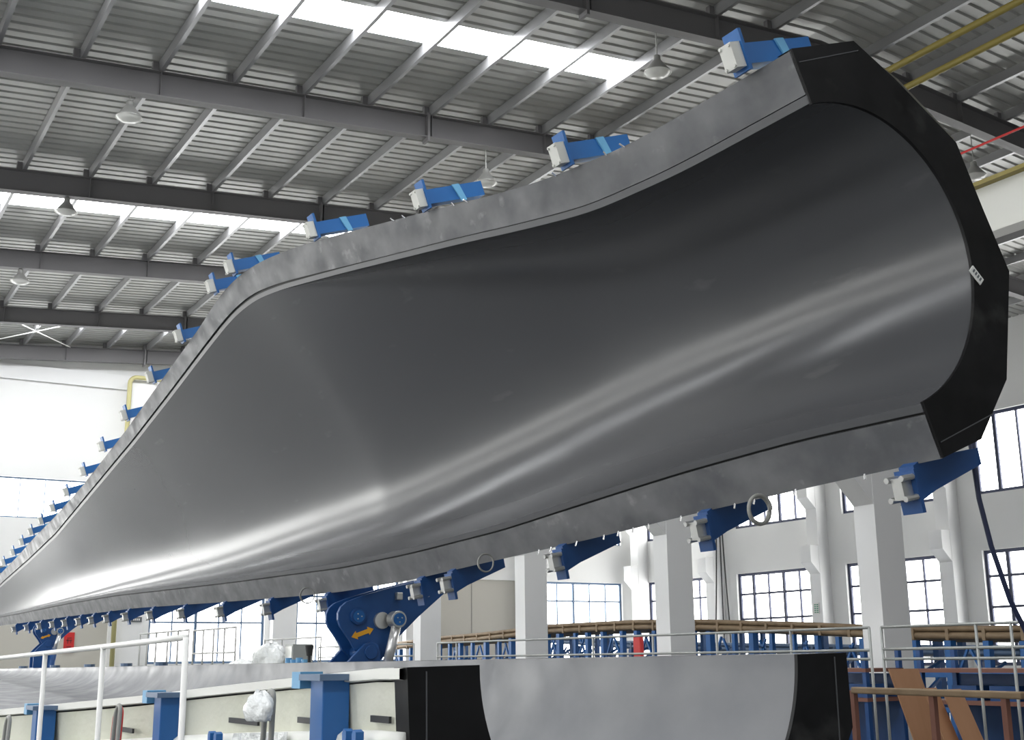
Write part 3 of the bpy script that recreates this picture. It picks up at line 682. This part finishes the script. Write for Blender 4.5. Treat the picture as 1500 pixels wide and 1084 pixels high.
# ------------------------------------------------------------------ right foreground corner
hr = empty('wooden_handrail', (10.2, 7.0, 0), 'worn wooden handrail at the lower right corner', 'handrail')
a, b = at_x(1250, 1011, 10.2), at_x(1500, 1019, 10.2)
MB().bar((0, a[1]-7, a[2]), (0, b[1]-7, b[2]), 0.09, 0.07).build('rail', 'brown', hr, bevel=0.015)
for t in (0.0, 0.5, 0.9): 
    y = a[1] + (b[1]-a[1])*t; z = a[2] + (b[2]-a[2])*t
    MB().box(-0.03, 0.03, y-7-0.03, y-7+0.03, 0, z).build('post', 'rust', hr)
PW = [((1302, 980), (1345, 981), (1372, 1150), (1338, 1150), 12.8, 'leaning plywood sheet, the leftmost, in front of the thick white column'),
      ((1352, 1008), (1372, 1008), (1385, 1150), (1362, 1150), 11.7, 'narrow leaning plywood board behind the wooden handrail'),
      ((1380, 1010), (1408, 1010), (1418, 1150), (1386, 1150), 11.5, 'leaning plywood sheet nearest the right edge')]
for pa, pb, pc, pd, Y, lab in PW:
    A, B = at_y(*pa, Y), at_y(*pb, Y)
    zt = A[2]; w = B[0]-A[0]; lean = 0.35
    m = MB(); t = np.array([0, 0.02, 0])
    q = [(0, 0, 0), (w, 0, 0), (w-lean*0.6, lean, zt), (-lean*0.6, lean, zt)]
    q = [np.array(v) for v in q]
    m.add(q + [v + t for v in q], [(0,1,2,3),(7,6,5,4),(0,4,5,1),(1,5,6,2),(2,6,7,3),(3,7,4,0)])
    o = m.build('plywood_sheet', 'wood'); o.location = (A[0]+lean*0.6, Y-lean, 0); tag(o, lab, 'plywood', 'plywood sheets at the lower right')
def shelf(y0, ln, label):
    sf = empty('steel_shelf', (15.5, y0, 0), label, 'shelf', 'blue steel shelves at the lower right')
    for z in (1.42, 0.95): MB().box(0, 0.9, 0, ln, z-0.03, z+0.03).build('shelf_board', 'rust', sf)
    for t in ((0.05, ln/2, ln-0.05) if ln > 2 else (0.05, ln-0.05)):
        for x in (0.05, 0.85): MB().box(x-0.04, x+0.04, t-0.04, t+0.04, 0, 1.75).build('post', 'blue', sf)
    MB().box(0.86, 0.89, 0, ln, 0.2, 1.36).build('back_panel', 'blue', sf)
    for k in range(int(ln/0.7)): MB().box(0.15, 0.55, 0.12+0.68*k, 0.57+0.68*k, 0.98, 1.2).build('stored_bin', 'blue', sf)
shelf(9.0, 4.5, 'long blue steel shelf behind the leaning plywood at the right edge')
shelf(14.55, 1.4, 'short blue steel shelf seen between black root plate and white column')

# ------------------------------------------------------------------ walkway behind the hinge and what lies on it
wk = empty('walkway_platform', (7.6, 15.6, 0), 'low steel walkway platform behind the lower mold', 'platform')
MB().box(0, 2.0, 0, 26, 1.38, 1.45).build('deck', 'greyrail', wk)
for y in (0.2, 5, 10, 15, 20, 25.8):
    for x in (0.1, 1.9): MB().box(x-0.05, x+0.05, y-0.05, y+0.05, 0, 1.38).build('leg', 'blue', wk)
def lump(name, P, rx, ry, rz, label, cat, m, seed):
    rnd = random.Random(seed); mb = MB(); rows = []
    for i in range(17):
        th = PI*i/16; row = []
        for k in range(25):
            ph = 2*PI*(k % 24)/24; rr = 1 + 0.16*math.sin(3*ph+seed+2*th) * math.sin(th) + 0.09*math.sin(7*ph+1.7*seed)*math.sin(5*th) + 0.06*math.sin(11*ph-4*th+seed)
            row.append((rx*rr*math.sin(th)*math.cos(ph), ry*rr*math.sin(th)*math.sin(ph), rz*max(-0.55, rr*math.cos(th))))
        rows.append(row)
    o = mb.grid(rows).build(name, m, smooth=True); o.location = P; return tag(o, label, cat)
p = at_x(396, 955, 8.25); lump('film_roll', (p[0], p[1], 1.45+0.20), 0.28, 0.45, 0.34, 'large crumpled roll of clear plastic film on the walkway', 'film', 'film', 3)
p = at_x(358, 968, 8.2); lump('film_heap', (p[0], p[1], 1.45+0.10), 0.25, 0.5, 0.15, 'flat heap of crumpled plastic film left of the roll', 'film', 'film', 5)
p = at_x(438, 955, 8.55)
cb = empty('grey_cabinet', (p[0], p[1], 1.45), 'small grey metal cabinet right of the film roll', 'cabinet')
MB().box(-0.2, 0.2, -0.2, 0.2, 0, 0.52).build('cabinet_body', 'greyrail', cb, bevel=0.01)
MB().box(-0.21, -0.2, -0.17, 0.17, 0.04, 0.48).build('cabinet_door', 'steel', cb)
p = at_x(434, 970, 8.05); q_ = empty('pump_unit', (p[0], p[1], 1.45), 'low blue pump unit on the walkway left of the tall hinge', 'pump')
MB().box(-0.15, 0.15, -0.45, 0.5, 0, 0.18).build('pump_base', 'blue2', q_, bevel=0.01)
for k in range(4): MB().tube((0, -0.4+0.26*k, 0.18), (0, -0.4+0.26*k, 0.24+0.03*(k % 2)), 0.06, 10).build('pump_cap', 'blue3', q_)
p = at_x(453, 965, 7.85); v_ = empty('pipe_fitting', (p[0], p[1], 1.45), 'dark upright valve standing just left of the tall hinge', 'valve')
MB().tube((0, 0, 0), (0, 0, 0.42), 0.03, 8).build('valve_stem', 'dark', v_)
MB().lathe([(0.0, 0.28), (0.05, 0.30), (0.075, 0.46), (0.07, 0.47), (0, 0.47)], n=12).build('valve_cup', 'dark', v_)
MB().box(-0.2, 0.2, -0.12, 0.12, 0, 0.14).build('valve_block', 'steel', v_)

# ------------------------------------------------------------------ fittings on the lower half (its parts)
for Y in (19.5, 21.5, 24, 27, 30.5):
    q = lower(Y, S('bo', Y)+0.12, 0); lpart(MB().tube(q, q+np.array([0, 0, 0.05]), 0.10, 10), 'rim_clamp', 'greyblue')
def hose(pts, r, m, label):
    o = MB().path(pts, r, 8).build('hose', m, smooth=True); return tag(o, label, 'hose', 'hoses by the blue posts')
def arc_hose(Y, x, z, w, r, m, label):
    pts = [(x, Y+w*0.5*(1-math.cos(PI*t)), z + 0.16*math.sin(PI*t) - (0.30*t)) for t in [k/10 for k in range(7)]]
    pts = [(x, Y - 0.0, 0.012), (x-0.02, Y-0.02, z-0.45)] + pts + [(x-0.02, pts[-1][1]+0.03, z-0.6), (x, pts[-1][1]+0.03, 0.012)]
    return hose(pts, r, m, label)
arc_hose(8.30, 2.02, 1.33, 0.22, 0.018, 'red', 'red hose left of the middle blue post')
arc_hose(8.16, 1.98, 1.35, 0.18, 0.014, 'hose', 'grey hose between red hose and middle blue post')
arc_hose(5.93, 2.18, 1.47, 0.16, 0.015, 'hose', 'grey hose looped left of the widest blue post')
arc_hose(10.25, 1.66, 1.22, 0.24, 0.016, 'hose', 'pale grey hose beside the leftmost blue post')
lump('plastic_rag', (2.10, 5.90, 1.42), 0.06, 0.10, 0.09, 'crumpled white plastic bag tied beside the widest blue post', 'bag', 'film', 9)
YR = [5.02 + 0.25*k for k in range(0, 60)]
def lrow(off, d): return [np.array(lower(Y, S('to', Y)+off, 0)) - np.array([3.8, 5.0, d]) for Y in YR]
rows = [lrow(0.0, 0.002), lrow(0.03, 0.004), lrow(0.03, 0.05), lrow(-0.02, 0.06)]
MB().grid(rows).build('rim_strip', 'rim', lmold)
MB().path([p + np.array([0.0, 0, 0]) for p in lrow(0.015, 0.33)], 0.055, 10).build('stiffening_tube', 'rim', lmold, True)
for Y0, Y1 in ((5.15, 5.35), (6.05, 6.25), (6.75, 7.25), (8.5, 8.9)):
    x = 3.81 - S('to', (Y0+Y1)/2) - 0.012; z = float(lower(Y0, S('to', Y0), 0)[2])
    lpart(MB().box(x-0.004, x+0.01, Y0, Y1, z-0.245, z-0.215), 'shell_slit', 'dark')
for Y in (5.22, 7.05):
    x = 3.81 - S('to', Y) - 0.05; z = float(lower(Y, S('to', Y), 0)[2]) - 0.30
    for k in range(2):
        y = Y + 0.11*k
        hk = MB().prism([(y-0.035, z-0.5), (y+0.035, z-0.5), (y+0.03, z-0.12), (y+0.035, z+0.01), (y+0.02, z+0.03), (y-0.01, z+0.02), (y-0.01, z-0.08), (y-0.035, z-0.16)], 0, x-0.10, x-0.06)
        fix_normals(lpart(hk, 'cradle_hook', 'blue2'))
    lpart(MB().box(x-0.12, x-0.04, Y-0.06, Y+0.17, 0, z-0.45), 'cradle_stand', 'blue2')
# cable coils under the rim of the tilted half
def coil(x, y, Y, rad, r, n, m, label):
    p = at_y(x, y, Y); mb = MB(); pts = []
    N = 26*n
    for k in range(N+1):
        a = 2*PI*k/26; pts.append((rad*(1+0.05*math.sin(a*0.5))*math.cos(a) + 0.012*(k/26), 0.025*(k/26) , rad*1.02*math.sin(a)))
    o = mb.path(pts, r, 8).build('cable_coil', m, smooth=True); o.location = p; return tag(o, label, 'cable', 'coils hung under the mold rim')
coil(1114, 746, 6.5, 0.10, 0.014, 2, 'hose', 'grey cable coil hung under the mold in front of an upper window')
coil(712, 824, 10.4, 0.085, 0.006, 3, 'hose', 'thin wire coil hung under the mold left of a white column')
coil(450, 872, 15.5, 0.10, 0.008, 2, 'hose', 'small wire loop hung under the mold left of the tall hinge')
p = at_y(1421, 646, 5.6); q = at_y(1434, 730, 5.6)
pts = [p + (q-p)*t for t in (0, 0.5, 1.0)] + [np.array(at_y(1452, 800, 5.6)), np.array(at_y(1480, 880, 5.6)), np.array(at_y(1520, 960, 5.65)), np.array(at_y(1580, 1050, 5.7)), np.array([8.6, 5.8, 0.4]), np.array([8.9, 6.0, 0.03])]
tag(MB().path(pts, 0.018, 8).build('hanging_cable', 'navy', smooth=True), 'thick navy cable hanging below the black root plate at the right edge', 'cable')
rows = []
for j in range(9):
    row = []
    for k in range(40):
        Y = 6.2 + 0.75*k/39; b = np.array(lower(Y, S('to', Y), 0)); t = j/8
        w = 0.02*math.sin(k*0.9+j*0.7) + 0.015*math.sin(k*2.1-j)
        row.append((b[0]-0.085-0.03*t+w*(0.3+t), Y+0.03*math.sin(j*1.3), b[2]-0.28-0.75*t))
    rows.append(row)
tag(MB().grid(rows).build('plastic_sheet', 'film', smooth=True), 'silvery plastic sheet draped on the cream shell between blue posts', 'sheet')
